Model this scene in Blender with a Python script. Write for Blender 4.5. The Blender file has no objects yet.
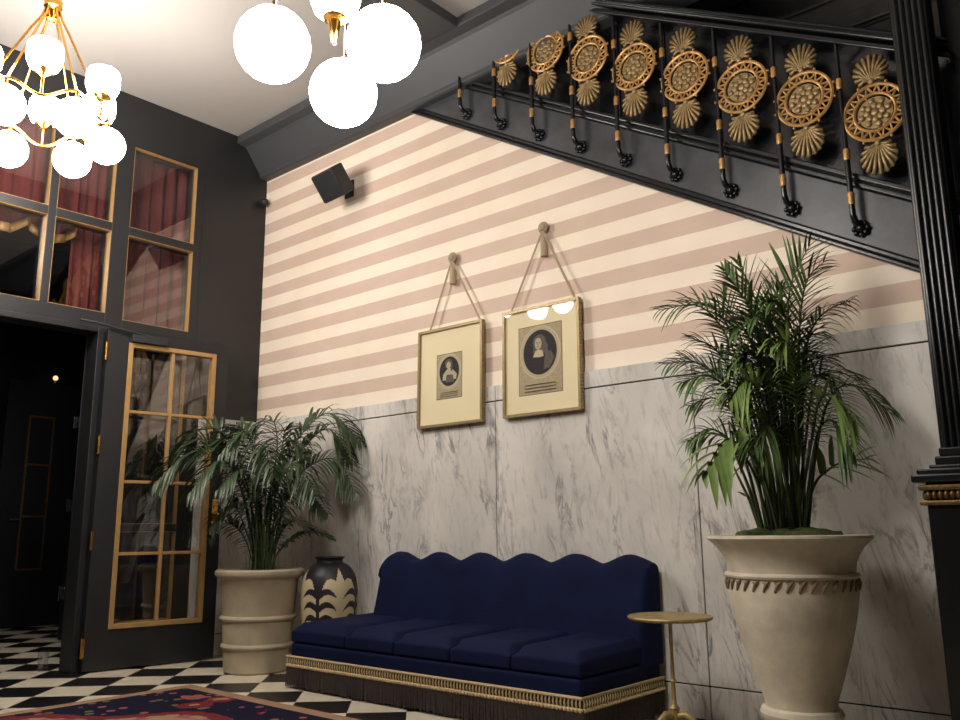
import bpy, bmesh, math, random
from mathutils import Vector, Matrix
R = random.Random(7)
PI = math.pi
S = bpy.context.scene
COL = S.collection
sin, cos = math.sin, math.cos

# ------------------------------------------------------------------ materials
def lin(c):
    return tuple(((v / 255) / 12.92 if v / 255 <= .04045 else ((v / 255 + .055) / 1.055) ** 2.4) for v in c) + (1,)

class NT:
    def __init__(s, name):
        s.m = bpy.data.materials.new(name); s.m.use_nodes = True
        s.t = s.m.node_tree; s.t.nodes.clear()
        s.out = s.n('ShaderNodeOutputMaterial')
    def n(s, typ, **kw):
        nd = s.t.nodes.new(typ)
        for k, v in kw.items(): setattr(nd, k, v)
        return nd
    def l(s, a, b): s.t.links.new(a, b)
    def math(s, op, a, b=None, c=None):
        nd = s.n('ShaderNodeMath', operation=op)
        for i, v in enumerate((a, b, c)):
            if v is None: continue
            if isinstance(v, (int, float)): nd.inputs[i].default_value = v
            else: s.l(v, nd.inputs[i])
        return nd.outputs[0]
    def mix(s, f, a, b):
        nd = s.n('ShaderNodeMix', data_type='RGBA')
        for i, v in ((0, f), (6, a), (7, b)):
            if isinstance(v, (int, float)): nd.inputs[i].default_value = v
            elif isinstance(v, tuple): nd.inputs[i].default_value = v
            else: s.l(v, nd.inputs[i])
        return nd.outputs[2]
    def pos(s):
        g = s.n('ShaderNodeNewGeometry'); x = s.n('ShaderNodeSeparateXYZ')
        s.l(g.outputs['Position'], x.inputs[0])
        return g.outputs['Position'], x.outputs[0], x.outputs[1], x.outputs[2]
    def comb(s, x, y, z):
        nd = s.n('ShaderNodeCombineXYZ')
        for i, v in enumerate((x, y, z)):
            if isinstance(v, (int, float)): nd.inputs[i].default_value = v
            else: s.l(v, nd.inputs[i])
        return nd.outputs[0]
    def noise(s, vec, scale, detail=4, rough=.5, dist=0):
        nd = s.n('ShaderNodeTexNoise'); nd.inputs['Scale'].default_value = scale
        nd.inputs['Detail'].default_value = detail; nd.inputs['Roughness'].default_value = rough
        nd.inputs['Distortion'].default_value = dist
        s.l(vec, nd.inputs['Vector']); return nd.outputs[0]
    def ramp(s, f, a, b):
        nd = s.n('ShaderNodeMapRange'); s.l(f, nd.inputs[0])
        nd.inputs[1].default_value = a; nd.inputs[2].default_value = b
        return nd.outputs[0]
    def bsdf(s, col, rough=.5, metal=0, spec=.5, bump=None, bstr=.2, bdist=.01, sheen=0):
        b = s.n('ShaderNodeBsdfPrincipled')
        if isinstance(col, tuple): b.inputs['Base Color'].default_value = col
        else: s.l(col, b.inputs['Base Color'])
        if isinstance(rough, (int, float)): b.inputs['Roughness'].default_value = rough
        else: s.l(rough, b.inputs['Roughness'])
        b.inputs['Metallic'].default_value = metal
        b.inputs['Specular IOR Level'].default_value = spec
        if sheen:
            b.inputs['Sheen Weight'].default_value = sheen
            b.inputs['Sheen Roughness'].default_value = .4
        if bump is not None:
            bp = s.n('ShaderNodeBump'); bp.inputs['Strength'].default_value = bstr
            bp.inputs['Distance'].default_value = bdist
            s.l(bump, bp.inputs['Height']); s.l(bp.outputs[0], b.inputs['Normal'])
        s.l(b.outputs[0], s.out.inputs[0]); return b

def plain(name, rgb, rough=.5, metal=0, spec=.5, var=0.0, vscale=8, bump=0, bscale=60, sheen=0):
    t = NT(name); c = lin(rgb); p = t.pos()[0]; col = c
    if var:
        f = t.ramp(t.noise(p, vscale, 5, .6), .3, .7)
        lo = tuple(v * (1 - var) for v in c[:3]) + (1,); hi = tuple(min(1, v * (1 + var)) for v in c[:3]) + (1,)
        col = t.mix(f, lo, hi)
    bm_ = t.noise(p, bscale, 3) if bump else None
    t.bsdf(col, rough, metal, spec, bm_, bump, .01, sheen)
    return t.m

def glow(name, rgb, strength):
    t = NT(name); e = t.n('ShaderNodeEmission'); e.inputs[0].default_value = lin(rgb); e.inputs[1].default_value = strength
    t.l(e.outputs[0], t.out.inputs[0]); return t.m

def pane_glass(name, tint=(1, 1, 1, 1), base=.085):
    t = NT(name)
    tr = t.n('ShaderNodeBsdfTransparent'); tr.inputs[0].default_value = tint
    gl = t.n('ShaderNodeBsdfGlossy'); gl.inputs['Roughness'].default_value = .01
    lw = t.n('ShaderNodeLayerWeight'); lw.inputs[0].default_value = .5
    mx = t.n('ShaderNodeMixShader')
    f = t.math('MULTIPLY_ADD', t.math('POWER', lw.outputs['Facing'], 5), .9, base)
    t.l(f, mx.inputs[0]); t.l(tr.outputs[0], mx.inputs[1]); t.l(gl.outputs[0], mx.inputs[2])
    t.l(mx.outputs[0], t.out.inputs[0]); return t.m

M = {}
M['black'] = plain('black_paint', (33, 33, 35), .42, var=.12, vscale=2)
M['black_deep'] = plain('black_vestibule', (27, 27, 34), .6, spec=.2)
M['black_gloss'] = plain('black_lacquer', (17, 18, 21), .26, spec=.55, var=.3, vscale=7, bump=.1, bscale=9)
M['stringer'] = plain('black_stringer', (62, 63, 67), .38, spec=.5, var=.45, vscale=4, bump=.06, bscale=14)
M['grey_beam'] = plain('grey_beam_paint', (68, 69, 72), .5, var=.06, vscale=3)
M['ceiling'] = plain('ceiling_plaster', (164, 159, 154), .9)
M['stair_wall'] = plain('dark_stairwell_panel', (96, 92, 88), .5, var=.2, vscale=5)
M['room'] = plain('room_plaster', (70, 64, 58), .9)
M['gold'] = plain('gold_leaf', (214, 160, 84), .34, metal=.85, var=.12, vscale=20)
M['gold_paint'] = plain('gold_paint', (178, 140, 88), .45, metal=.25, var=.1, vscale=12)
M['gold_frame'] = plain('gilt_frame', (148, 128, 90), .42, metal=.35, var=.2, vscale=40)
M['brass'] = plain('polished_brass', (222, 170, 84), .2, metal=1)
M['old_gold'] = plain('antique_gold', (150, 126, 86), .45, metal=.45, var=.35, vscale=45)
M['ring_gold'] = plain('bright_antique_gold', (186, 142, 84), .42, metal=.45, var=.25, vscale=45)
M['dark_gold'] = plain('dim_gold', (112, 88, 48), .45, metal=.6, var=.5, vscale=60)
M['dark_bronze'] = plain('dark_bronze', (70, 62, 48), .4, metal=.8, var=.4, vscale=50)
M['chrome'] = plain('chrome', (150, 155, 165), .25, metal=1)
M['velvet'] = plain('navy_velvet', (13, 21, 54), .8, spec=.15, var=.18, vscale=5, sheen=.0)
M['trim'] = plain('cream_gimp', (196, 172, 128), .8, var=.15, vscale=90)
M['trim_dark'] = plain('gimp_dark_backing', (64, 44, 26), .8)  # dark brown strip behind the cream loops, showing as slots between them
M['fringe'] = plain('brown_bullion', (62, 50, 48), .7, var=.35, vscale=60)
M['leaf'] = plain('palm_leaf', (78, 102, 54), .42, spec=.4, var=.45, vscale=9)
M['leaf_dark'] = plain('kentia_leaf', (56, 72, 46), .4, spec=.4, var=.45, vscale=9)
M['leaf_light'] = plain('palm_leaf_pale', (118, 142, 76), .42, spec=.4, var=.3, vscale=9)
M['cane'] = plain('palm_cane', (62, 76, 42), .5, var=.4, vscale=12)
M['moss'] = plain('moss', (66, 78, 30), .95, var=.5, vscale=40, bump=.9, bscale=60)
M['soil'] = plain('soil', (34, 28, 22), .95, var=.4, vscale=40, bump=.6)
M['stone'] = plain('sand_stone', (174, 160, 134), .8, var=.12, vscale=6, bump=.12, bscale=30)
M['pot_white'] = plain('weathered_white_stone', (204, 193, 172), .75, var=.2, vscale=7, bump=.15, bscale=22)
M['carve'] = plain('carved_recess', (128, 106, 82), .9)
M['vase_black'] = plain('vase_black', (34, 32, 36), .45)
M['vase_cream'] = plain('vase_cream', (204, 186, 150), .55, var=.08)
M['mat'] = plain('mat_board', (226, 212, 174), .85)
M['paper'] = plain('engraving_paper', (168, 152, 122), .85, var=.15, vscale=70)
M['paper2'] = plain('engraving_border', (188, 174, 142), .85)
M['ink'] = plain('engraving_ink', (44, 40, 40), .85, var=.4, vscale=90)
M['ink2'] = plain('engraving_grey', (92, 84, 76), .85, var=.3, vscale=110)
M['ink3'] = plain('engraving_pale', (176, 162, 136), .85, var=.1, vscale=110)
M['cord'] = plain('taupe_cord', (168, 148, 120), .8)
M['knob'] = plain('taupe_rosette', (150, 134, 110), .6, var=.2, vscale=40)
M['plastic'] = plain('black_plastic', (36, 37, 41), .5)
M['cabinet'] = plain('speaker_black', (40, 40, 44), .6)
M['table'] = plain('aged_brass', (158, 138, 92), .5, metal=.5, var=.3, vscale=25)
M['curtain'] = plain('red_velvet_curtain', (96, 36, 34), .85, var=.15, vscale=4, sheen=.05)
M['glass'] = pane_glass('window_glass')
M['picture_glass'] = pane_glass('picture_glass', base=.03)
M['clear'] = pane_glass('clear_glass', (.93, .95, .97, 1))
M['dark_line'] = plain('joint_dark', (58, 54, 50), .9)
LAMP = 17.0
M['globe'] = glow('opal_globe', (255, 248, 240), LAMP)
M['cup'] = glow('opal_cup', (255, 248, 240), LAMP * .8)
M['ember'] = glow('sconce_glow', (255, 200, 150), .5)

def stripes():
    t = NT('striped_wallpaper'); p, x, y, z = t.pos()
    f = t.math('FRACT', t.math('DIVIDE', t.math('SUBTRACT', z, 1.810), .1926))
    k = t.math('GREATER_THAN', f, .5)
    v = t.ramp(t.noise(p, 5, 4), .3, .7)
    a = t.mix(v, lin((238, 223, 203)), lin((242, 228, 209)))
    b = t.mix(v, lin((206, 181, 164)), lin((211, 187, 170)))
    t.bsdf(t.mix(k, a, b), .7, spec=.25); return t.m
M['stripes'] = stripes()

def marble(name, tone=1.0):
    t = NT(name); p, x, y, z = t.pos()
    run = t.math('ADD', x, y)
    cell = t.math('FLOOR', t.math('DIVIDE', t.math('ADD', x, 4.65), 1.29))
    sx = t.math('ADD', run, t.math('MULTIPLY', z, .16))
    big = t.noise(t.comb(run, cell, t.math('MULTIPLY', z, .6)), 1.3, 5, .6, .6)
    v1 = t.noise(t.comb(t.math('MULTIPLY', sx, 4.2), t.math('MULTIPLY', cell, 3.7), t.math('MULTIPLY', z, 1.15)), 1.7, 9, .62, 1.1)
    ridge = t.math('ABSOLUTE', t.math('SUBTRACT', v1, .5))
    vein = t.math('SUBTRACT', 1, t.ramp(ridge, .0, .045))
    mask = t.ramp(t.noise(t.comb(t.math('MULTIPLY', sx, 2.2), cell, t.math('MULTIPLY', z, .9)), 1.9, 4, .6, .4), .46, .66)
    f = t.math('MULTIPLY', vein, mask)
    v2 = t.noise(t.comb(t.math('MULTIPLY', sx, 9), cell, t.math('MULTIPLY', z, 2.2)), 3.1, 8, .7, .7)
    fine = t.math('MULTIPLY', t.ramp(v2, .52, .70), .45)
    c0 = t.mix(t.ramp(big, .3, .7), lin((188, 184, 177)), lin((228, 223, 215)))
    c1 = t.mix(fine, c0, lin((128, 122, 118)))
    c2 = t.mix(t.math('MULTIPLY', f, .85), c1, lin((84, 80, 82)))
    t.bsdf(c2, .36, spec=.35); return t.m
M['marble'] = marble('grey_veined_marble')

def checker():
    t = NT('checker_tiles'); p, x, y, z = t.pos()
    T = .308; q = 2 ** -.5
    u = t.math('DIVIDE', t.math('SUBTRACT', t.math('MULTIPLY', t.math('ADD', x, y), q), -2.235), T)
    v = t.math('DIVIDE', t.math('SUBTRACT', t.math('MULTIPLY', t.math('SUBTRACT', y, x), q), 4.985), T * 1.05)
    su = t.math('FLOOR', u); sv = t.math('FLOOR', v)
    k = t.math('FLOORED_MODULO', t.math('ADD', su, sv), 2)
    n = t.ramp(t.noise(p, 6, 6, .6, 1), .35, .7)
    w = t.mix(n, lin((208, 196, 172)), lin((228, 218, 196)))
    b = t.mix(n, lin((20, 19, 21)), lin((34, 32, 34)))
    t.bsdf(t.mix(k, b, w), .3, spec=.4); return t.m
M['checker'] = checker()

def rug_mat():
    t = NT('oriental_rug'); p, x, y, z = t.pos()
    X0, Y1 = -4.92, 2.93
    dx = t.math('SUBTRACT', x, X0); dy = t.math('SUBTRACT', Y1, y)
    cx = t.math('SUBTRACT', dx, 1.25); cy = t.math('SUBTRACT', dy, 1.5)
    navy = lin((26, 25, 44)); red = lin((108, 40, 44)); pink = lin((142, 80, 76)); sand = lin((146, 120, 94)); olive = lin((104, 92, 60))
    nz = t.noise(p, 9, 3, .6)
    # scrolling vines and flowers
    vo = t.n('ShaderNodeTexVoronoi'); vo.inputs['Scale'].default_value = 3.6; t.l(p, vo.inputs['Vector'])
    d = t.math('ADD', vo.outputs['Distance'], t.math('MULTIPLY', t.math('SUBTRACT', nz, .5), .45))
    sp = t.n('ShaderNodeSeparateColor'); t.l(vo.outputs['Color'], sp.inputs[0])
    flower = t.math('LESS_THAN', d, .30); heart = t.math('LESS_THAN', d, .14)
    fcol = t.mix(t.math('GREATER_THAN', sp.outputs[0], .5), red, pink)
    fld = t.mix(t.math('MULTIPLY', flower, t.math('GREATER_THAN', sp.outputs[1], .35)), navy, fcol)
    fld = t.mix(t.math('MULTIPLY', heart, t.math('GREATER_THAN', sp.outputs[1], .35)), fld, sand)
    v2 = t.n('ShaderNodeTexVoronoi'); v2.inputs['Scale'].default_value = 15; t.l(p, v2.inputs['Vector'])
    s2 = t.n('ShaderNodeSeparateColor'); t.l(v2.outputs['Color'], s2.inputs[0])
    leaf = t.math('MULTIPLY', t.math('LESS_THAN', v2.outputs['Distance'], .35), t.math('GREATER_THAN', s2.outputs[0], .72))
    fld = t.mix(leaf, fld, t.mix(t.math('GREATER_THAN', s2.outputs[1], .5), olive, pink))
    # lobed centre medallion
    rr = t.math('SQRT', t.math('ADD', t.math('POWER', cx, 2), t.math('POWER', cy, 2)))
    ang = t.math('ARCTAN2', cy, cx)
    lob = t.math('ADD', rr, t.math('MULTIPLY', t.math('COSINE', t.math('MULTIPLY', ang, 8)), .07))
    lob = t.math('ADD', lob, t.math('MULTIPLY', t.math('SUBTRACT', nz, .5), .12))
    med = t.mix(t.math('LESS_THAN', lob, 1.04), red, t.mix(t.math('GREATER_THAN', nz, .5), sand, pink))
    med = t.mix(t.math('LESS_THAN', lob, .98), med, t.mix(flower, sand, red))
    fld = t.mix(t.math('LESS_THAN', lob, 1.13), fld, med)
    edge = t.math('MINIMUM', dx, dy)
    fld = t.mix(t.math('LESS_THAN', edge, .085), fld, t.mix(t.ramp(nz, .3, .7), lin((142, 112, 90)), lin((158, 128, 102))))
    t.bsdf(fld, .95, spec=.1, bump=t.noise(p, 220, 2), bstr=.4, bdist=.004); return t.m
M['rug'] = rug_mat()

# ------------------------------------------------------------------ mesh builder
class MB:
    def __init__(s): s.v = []; s.f = []; s.mi = []; s.xf = None
    def add(s, vs, fs, mi=0):
        o = len(s.v)
        if s.xf is not None: vs = [tuple(s.xf @ Vector(p)) for p in vs]
        s.v += [tuple(p) for p in vs]
        for i, f in enumerate(fs):
            s.f.append(tuple(o + k for k in f)); s.mi.append(mi if isinstance(mi, int) else mi[i])
        return s
    def box(s, x0, x1, y0, y1, z0, z1, mi=0):
        x0, x1 = sorted((x0, x1)); y0, y1 = sorted((y0, y1)); z0, z1 = sorted((z0, z1))
        v = [(x0,y0,z0),(x1,y0,z0),(x1,y1,z0),(x0,y1,z0),(x0,y0,z1),(x1,y0,z1),(x1,y1,z1),(x0,y1,z1)]
        return s.add(v, [(0,3,2,1),(4,5,6,7),(0,1,5,4),(1,2,6,5),(2,3,7,6),(3,0,4,7)], mi)
    def prism(s, pts, a, b, axis='y', mi=0):
        # pts: 2D outline; extruded from a to b along axis
        def P(u, w, k):
            return (u, k, w) if axis == 'y' else ((k, u, w) if axis == 'x' else (u, w, k))
        n = len(pts)
        v = [P(u, w, a) for u, w in pts] + [P(u, w, b) for u, w in pts]
        f = [tuple(range(n)), tuple(range(2 * n - 1, n - 1, -1))] + [(i, i + n, (i + 1) % n + n, (i + 1) % n) for i in range(n)]
        return s.add(v, f, mi)
    def tube(s, pts, r, n=8, mi=0, closed=False, caps=True):
        pts = [Vector(p) for p in pts]; m = len(pts); rr = r if isinstance(r, (list, tuple)) else [r] * m
        vs = []; up = None
        for i, p in enumerate(pts):
            if closed: t = pts[(i + 1) % m] - pts[i - 1]
            else: t = pts[min(i + 1, m - 1)] - pts[max(i - 1, 0)]
            t.normalize()
            if up is None: up = Vector((0, 0, 1)) if abs(t.z) < .9 else Vector((1, 0, 0))
            a = t.cross(up)
            if a.length < 1e-5: a = t.cross(Vector((.3, .8, .1)))
            a.normalize(); b = a.cross(t).normalized(); up = b
            for k in range(n):
                an = 2 * PI * k / n; vs.append(p + (a * cos(an) + b * sin(an)) * rr[i])
        fs = []
        for i in range(m if closed else m - 1):
            j = (i + 1) % m
            for k in range(n): fs.append((i*n+k, i*n+(k+1)%n, j*n+(k+1)%n, j*n+k))
        if caps and not closed:
            fs.append(tuple(range(n - 1, -1, -1))); fs.append(tuple((m-1)*n + k for k in range(n)))
        return s.add(vs, fs, mi)
    def lathe(s, prof, c=(0, 0, 0), n=40, mi=0, matf=None):
        # prof: (r,z) from bottom to top
        vs = []; fs = []; ms = []
        for r, z in prof:
            for k in range(n):
                a = 2 * PI * k / n; vs.append((c[0] + r * cos(a), c[1] + r * sin(a), c[2] + z))
        for i in range(len(prof) - 1):
            for k in range(n):
                fs.append((i*n+k, i*n+(k+1)%n, (i+1)*n+(k+1)%n, (i+1)*n+k))
                ms.append(matf(2 * PI * (k + .5) / n, (prof[i][1] + prof[i+1][1]) / 2) if matf else mi)
        if prof[0][0] > 1e-6: fs.append(tuple(range(n - 1, -1, -1))); ms.append(mi)
        if prof[-1][0] > 1e-6: fs.append(tuple((len(prof)-1)*n + k for k in range(n))); ms.append(mi)
        return s.add(vs, fs, ms)
    def ball(s, c, r, n=16, m=10, mi=0, sc=(1, 1, 1)):
        vs = []; fs = []
        for i in range(m + 1):
            th = PI * i / m
            for k in range(n):
                a = 2 * PI * k / n
                vs.append((c[0] + r*sc[0]*sin(th)*cos(a), c[1] + r*sc[1]*sin(th)*sin(a), c[2] - r*sc[2]*cos(th)))
        for i in range(m):
            for k in range(n): fs.append((i*n+k, i*n+(k+1)%n, (i+1)*n+(k+1)%n, (i+1)*n+k))
        return s.add(vs, fs, mi)
    def build(s, name, mat, parent=None, smooth=None, bevel=0, loc=None, segs=2, sub=0, weld=False):
        me = bpy.data.meshes.new(name)
        off = Vector((0, 0, 0)); o = parent
        while o is not None: off += o.location; o = o.parent
        if loc is not None: off += Vector(loc)
        me.from_pydata([tuple(Vector(p) - off) for p in s.v], [], s.f)
        mats = mat if isinstance(mat, (list, tuple)) else [mat]
        for m in mats: me.materials.append(M[m])
        for p, i in zip(me.polygons, s.mi): p.material_index = i
        bm = bmesh.new(); bm.from_mesh(me)
        bmesh.ops.remove_doubles(bm, verts=bm.verts, dist=1e-6)
        bmesh.ops.recalc_face_normals(bm, faces=bm.faces)
        bm.to_mesh(me); bm.free()
        if smooth is not None:
            for p in me.polygons: p.use_smooth = True
            me.set_sharp_from_angle(angle=math.radians(smooth))
        ob = bpy.data.objects.new(name, me); COL.objects.link(ob)
        if parent is not None: ob.parent = parent
        if loc is not None: ob.location = loc
        if bevel:
            b = ob.modifiers.new('bevel', 'BEVEL'); b.width = bevel; b.segments = segs; b.limit_method = 'ANGLE'; b.angle_limit = math.radians(40)
        if sub:
            b = ob.modifiers.new('sub', 'SUBSURF'); b.levels = sub; b.render_levels = sub
        return ob

def tag(o, label, cat, group=None):
    o['label'] = label; o['category'] = cat
    if group: o['group'] = group
    return o
def thing(name, loc, label, cat, group=None):
    o = bpy.data.objects.new(name, None); COL.objects.link(o); o.location = loc; o.empty_display_size = .05
    return tag(o, label, cat, group)
def struct(o): o['kind'] = 'structure'; return o

# ------------------------------------------------------------------ dimensions
CAM_Z = .915
XW, YW, ZC = -5.993, 4.038, 4.265
XR, YF = 2.6, -3.2
WT = 1.81                                   # top of the marble wainscot
def z_under(x): return 2.016 - .590 * (x + .883)     # underside of the stair stringer
def z_top(x): return 2.399 - .582 * (x + .893)       # top of the stringer
def z_rail(x): return 3.162 - .571 * (x + .871)      # top of the handrail

# ------------------------------------------------------------------ setting
b = MB(); b.box(-10.2, XR, YF, 5.2, -.1, 0); struct(b.build('floor', 'checker'))
b = MB(); b.box(XW - .14, XR, YF, YW + .2, ZC, ZC + .1); struct(b.build('ceiling', 'ceiling'))
# back wall: striped paper up to the stair's underside
b = MB(); b.prism([(XW, 0), (-.70, 0), (-.70, z_under(-.70) + .06), (-4.07, z_under(-4.07) + .06), (-4.07, ZC), (XW, ZC)], YW, YW + .12)
struct(b.build('wall_back', 'stripes'))
b = MB(); b.box(-.70, XR, YW - .005, YW + .12, 0, ZC); struct(b.build('wall_back_right', 'black_gloss'))
b = MB(); b.box(XR, XR + .1, YF, 5.3, 0, ZC); struct(b.build('wall_right', 'room'))
b = MB(); b.box(XW - .14, XR, YF - .1, YF, 0, ZC); struct(b.build('wall_front', 'room'))
# stairwell lining seen over the handrail
b = MB(); b.box(-4.2, XR, 5.2, 5.3, 0, 5.6)
for i in range(9):
    z = 3.2 + i * .26
    b.box(-4.2, XR, 5.165, 5.2, z, z + .035)
b.box(-4.2, XR, 5.12, 5.2, 3.98, 4.08)
struct(b.build('wall_stairwell', 'stair_wall', bevel=.008))
b = MB(); b.box(-4.2, XR, YW + .2, 5.3, 5.6, 5.7); struct(b.build('ceiling_stairwell', 'black'))
# wainscot
def wains(name, mk): 
    bb = MB(); mk(bb); return struct(bb.build(name, ['marble', 'dark_line'], bevel=.002, segs=1))
J = [XW + .022, -4.645, -3.380, -2.032, -.70]
def mk(bb):
    bb.box(XW + .02, -.70, YW - .012, YW - .001, .002, WT - .006, 1)
    for a, c in zip(J[:-1], J[1:]):
        bb.box(a + .003, c - .003, YW - .022, YW - .004, .003, .155)
        bb.box(a + .003, c - .003, YW - .022, YW - .004, .162, 1.708)
        bb.box(a + .003, c - .003, YW - .022, YW - .004, 1.716, WT)
wains('trim_1', mk)
def mk(bb):
    y0 = 3.50
    bb.box(XW + .001, XW + .012, y0, YW - .023, .002, WT - .006, 1)
    for z0, z1 in ((.003, .155), (.162, 1.708), (1.716, WT)):
        bb.box(XW + .004, XW + .022, y0, YW - .023, z0, z1)
wains('trim_2', mk)
# beam and cornice against the back wall, and the cross beam
b = MB(); b.prism([(3.72, ZC - .001), (3.72, 4.195), (3.80, 4.185), (3.82, 4.165), (3.955, 3.985), (3.955, 3.955), (3.975, 3.945), (YW + .16, 3.945), (YW + .16, ZC - .001)], XW, XR, 'x')
struct(b.build('trim_3', 'grey_beam', bevel=.006))
b = MB(); b.box(-3.84, -3.42, YF, 3.72, 4.19, ZC - .001); struct(b.build('trim_4', 'grey_beam', bevel=.006))
# left wall
T0 = XW - .14
b = MB()
def wl(y0, y1, z0, z1): b.box(T0, XW, y0, y1, z0, z1)
wl(YF, YW + .1, 3.853, ZC)
wl(YF, 1.845, 2.50, 3.853); wl(YF, .9, 0, 2.50)
wl(1.845, 2.245, 3.133, 3.198); wl(2.302, 2.705, 3.133, 3.198); wl(.9, 2.705, 2.385, 2.50)
wl(2.838, 3.372, 3.133, 3.198); wl(2.838, 3.372, 2.34, 2.472)
wl(2.245, 2.302, 2.50, 3.853)
wl(2.705, 2.838, 0, 3.853)
wl(3.372, YW + .1, 0, 3.853)
wl(2.838, 3.372, 0, .30); wl(2.838, 3.372, .93, .985)
b.box(XW, XW + .006, 3.44, 3.446, WT, 3.853)
struct(b.build('wall_left', 'black', bevel=.004))
def window(name, openings):
    f = MB(); g = MB()
    y0 = min(o[0] for o in openings); y1 = max(o[1] for o in openings); z0 = min(o[2] for o in openings); z1 = max(o[3] for o in openings)
    root = bpy.data.objects.new(name, None); COL.objects.link(root); root.location = (XW, (y0 + y1) / 2, z0); root.empty_display_size = .05
    struct(root)
    for a, c, d, e in openings:
        f = MB(); w = .003; xb, xf = XW - .055, XW - .002
        f.box(xb, xf, a, a + w, d, e); f.box(xb, xf, c - w, c, d, e)
        f.box(xb, xf, a + w, c - w, d, d + w); f.box(xb, xf, a + w, c - w, e - w, e)
        fr = f.build('gold_frame', 'gold_paint', root)
        g = MB(); g.box(xb + .012, xb + .017, a + w, c - w, d + w, e - w); g.build('pane', 'glass', root)
window('window_1', [(1.845, 2.245, 2.50, 3.133), (1.845, 2.245, 3.198, 3.853)])
window('window_2', [(2.302, 2.705, 2.50, 3.133), (2.302, 2.705, 3.198, 3.853)])
window('window_3', [(2.838, 3.372, 2.472, 3.133), (2.838, 3.372, 3.198, 3.853), (2.838, 3.372, .985, 2.34), (2.838, 3.372, .30, .93)])
# door jamb
b = MB(); b.box(T0 - .02, XW + .018, 2.66, 2.706, 0, 2.385); b.box(T0 - .02, XW + .018, .9, 2.66, 2.345, 2.385)
struct(b.build('trim_5', 'black', bevel=.004))

# vestibule beyond the doorway
b = MB(); b.box(-10.1, -10.0, YF, 5.2, 0, 4.2); struct(b.build('wall_vestibule_far', 'black_deep'))
b = MB(); b.box(-7.95, T0, 3.60, 3.70, 0, 4.2); struct(b.build('wall_vestibule_side', 'black_deep'))
b = MB(); b.box(-10.1, -7.95, 5.1, 5.2, 0, 4.2); b.box(-8.0, -7.95, 3.7, 5.2, 0, 4.2); struct(b.build('wall_vestibule_end', 'black_deep'))
b = MB(); b.box(-10.1, T0, YF, YF + .1, 0, 4.2); struct(b.build('wall_vestibule_near', 'black_deep'))
b = MB(); b.box(-10.1, T0, YF, 5.2, 4.2, 4.3); struct(b.build('ceiling_vestibule', 'black_deep'))
# far door with thin gilt panel line
dr = bpy.data.objects.new('door_2', None); COL.objects.link(dr); dr.location = (-9.3, 3.6, 0); struct(dr)
b = MB(); b.box(-9.36, -9.31, 3.28, 4.12, .01, 2.5); b.build('leaf', 'black_deep', dr, bevel=.004)
b = MB(); y0, y1, z0, z1 = 3.50, 3.76, .56, 2.14
for yy in (y0, y1 - .018): b.box(-9.31, -9.298, yy, yy + .018, z0, z1)
for zz in (z0, 1.09, 1.62, z1 - .018): b.box(-9.31, -9.298, y0 + .018, y1 - .018, zz, zz + .018)
b.build('gold_frame', 'dark_gold', dr)
b = MB(); b.box(-9.31, -9.27, 3.44, 3.46, 1.06, 1.08); b.box(-9.28, -9.268, 3.40, 3.50, 1.06, 1.075); b.build('handle', 'dark_gold', dr)
dr = bpy.data.objects.new('door_3', None); COL.objects.link(dr); dr.location = (-7.95, 3.45, 0); struct(dr)
b = MB(); b.box(-7.95, -7.05, 3.40, 3.45, .01, 2.4); b.build('leaf', 'black_deep', dr, bevel=.004)
for z in (.40, 1.17, 1.93):
    b = MB(); b.box(-7.955, -7.93, 3.372, 3.400, z - .06, z + .06); b.box(-7.93, -7.87, 3.392, 3.400, z - .05, z + .05)
    b.build('hinge', 'chrome', dr, bevel=.004)
def curtain(name, y0, y1, z0, z1, x, label, amp=.035, wl_=.11, scallop=False):
    bb = MB(); n = int((y1 - y0) / .012); vs = []; fs = []
    rows = 6
    for i in range(n + 1):
        y = y0 + (y1 - y0) * i / n
        zb = z0 + (abs(sin(PI * (y - y0) / .34)) * -.09 if scallop else 0)
        for j in range(rows + 1):
            k = j / rows; a = amp * (1.1 - .5 * k)
            ph = 2 * PI * y / wl_ + .9 * sin(y * 7.3) + .3 * k
            vs.append((x + a * sin(ph) + .3 * a * sin(2.3 * ph), y, zb + (z1 - zb) * k))
    for i in range(n):
        for j in range(rows): fs.append((i*(rows+1)+j, (i+1)*(rows+1)+j, (i+1)*(rows+1)+j+1, i*(rows+1)+j+1))
    bb.add(vs, fs); o = bb.build(name, 'curtain', None, smooth=80)
    sol = o.modifiers.new('thick', 'SOLIDIFY'); sol.thickness = .006
    tag(o, label, 'curtain')
    if scallop:
        t = MB(); vs = []; fs = []
        for i in range(n + 1):
            y = y0 + (y1 - y0) * i / n
            zb = z0 + abs(sin(PI * (y - y0) / .34)) * -.09
            ph = 2 * PI * y / wl_ + .9 * sin(y * 7.3); xx = x + .022 + amp * 1.1 * sin(ph) + .33 * amp * sin(2.3 * ph)
            vs += [(xx, y, zb - .03), (xx, y, zb + .035)]
        fs = [(2*i, 2*i+2, 2*i+3, 2*i+1) for i in range(n)]
        t.add(vs, fs); tt = t.build('gold_braid', 'gold_paint', o, smooth=80)
        sol = tt.modifiers.new('thick', 'SOLIDIFY'); sol.thickness = .008
    return o
curtain('curtain', 2.86, 3.52, 2.44, 4.1, -6.32, 'red pleated curtain behind the two upper panes right of the tall dark post')
curtain('curtain', 2.56, 2.80, 2.46, 4.1, -6.36, 'slim gathered red curtain behind the transom pane just above the door hinge', .03, .075)
curtain('curtain_valance', 1.2, 2.56, 3.14, 4.1, -6.30, 'red valance with scalloped gold braid across the top of the transom windows', .03, .12, True)
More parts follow.
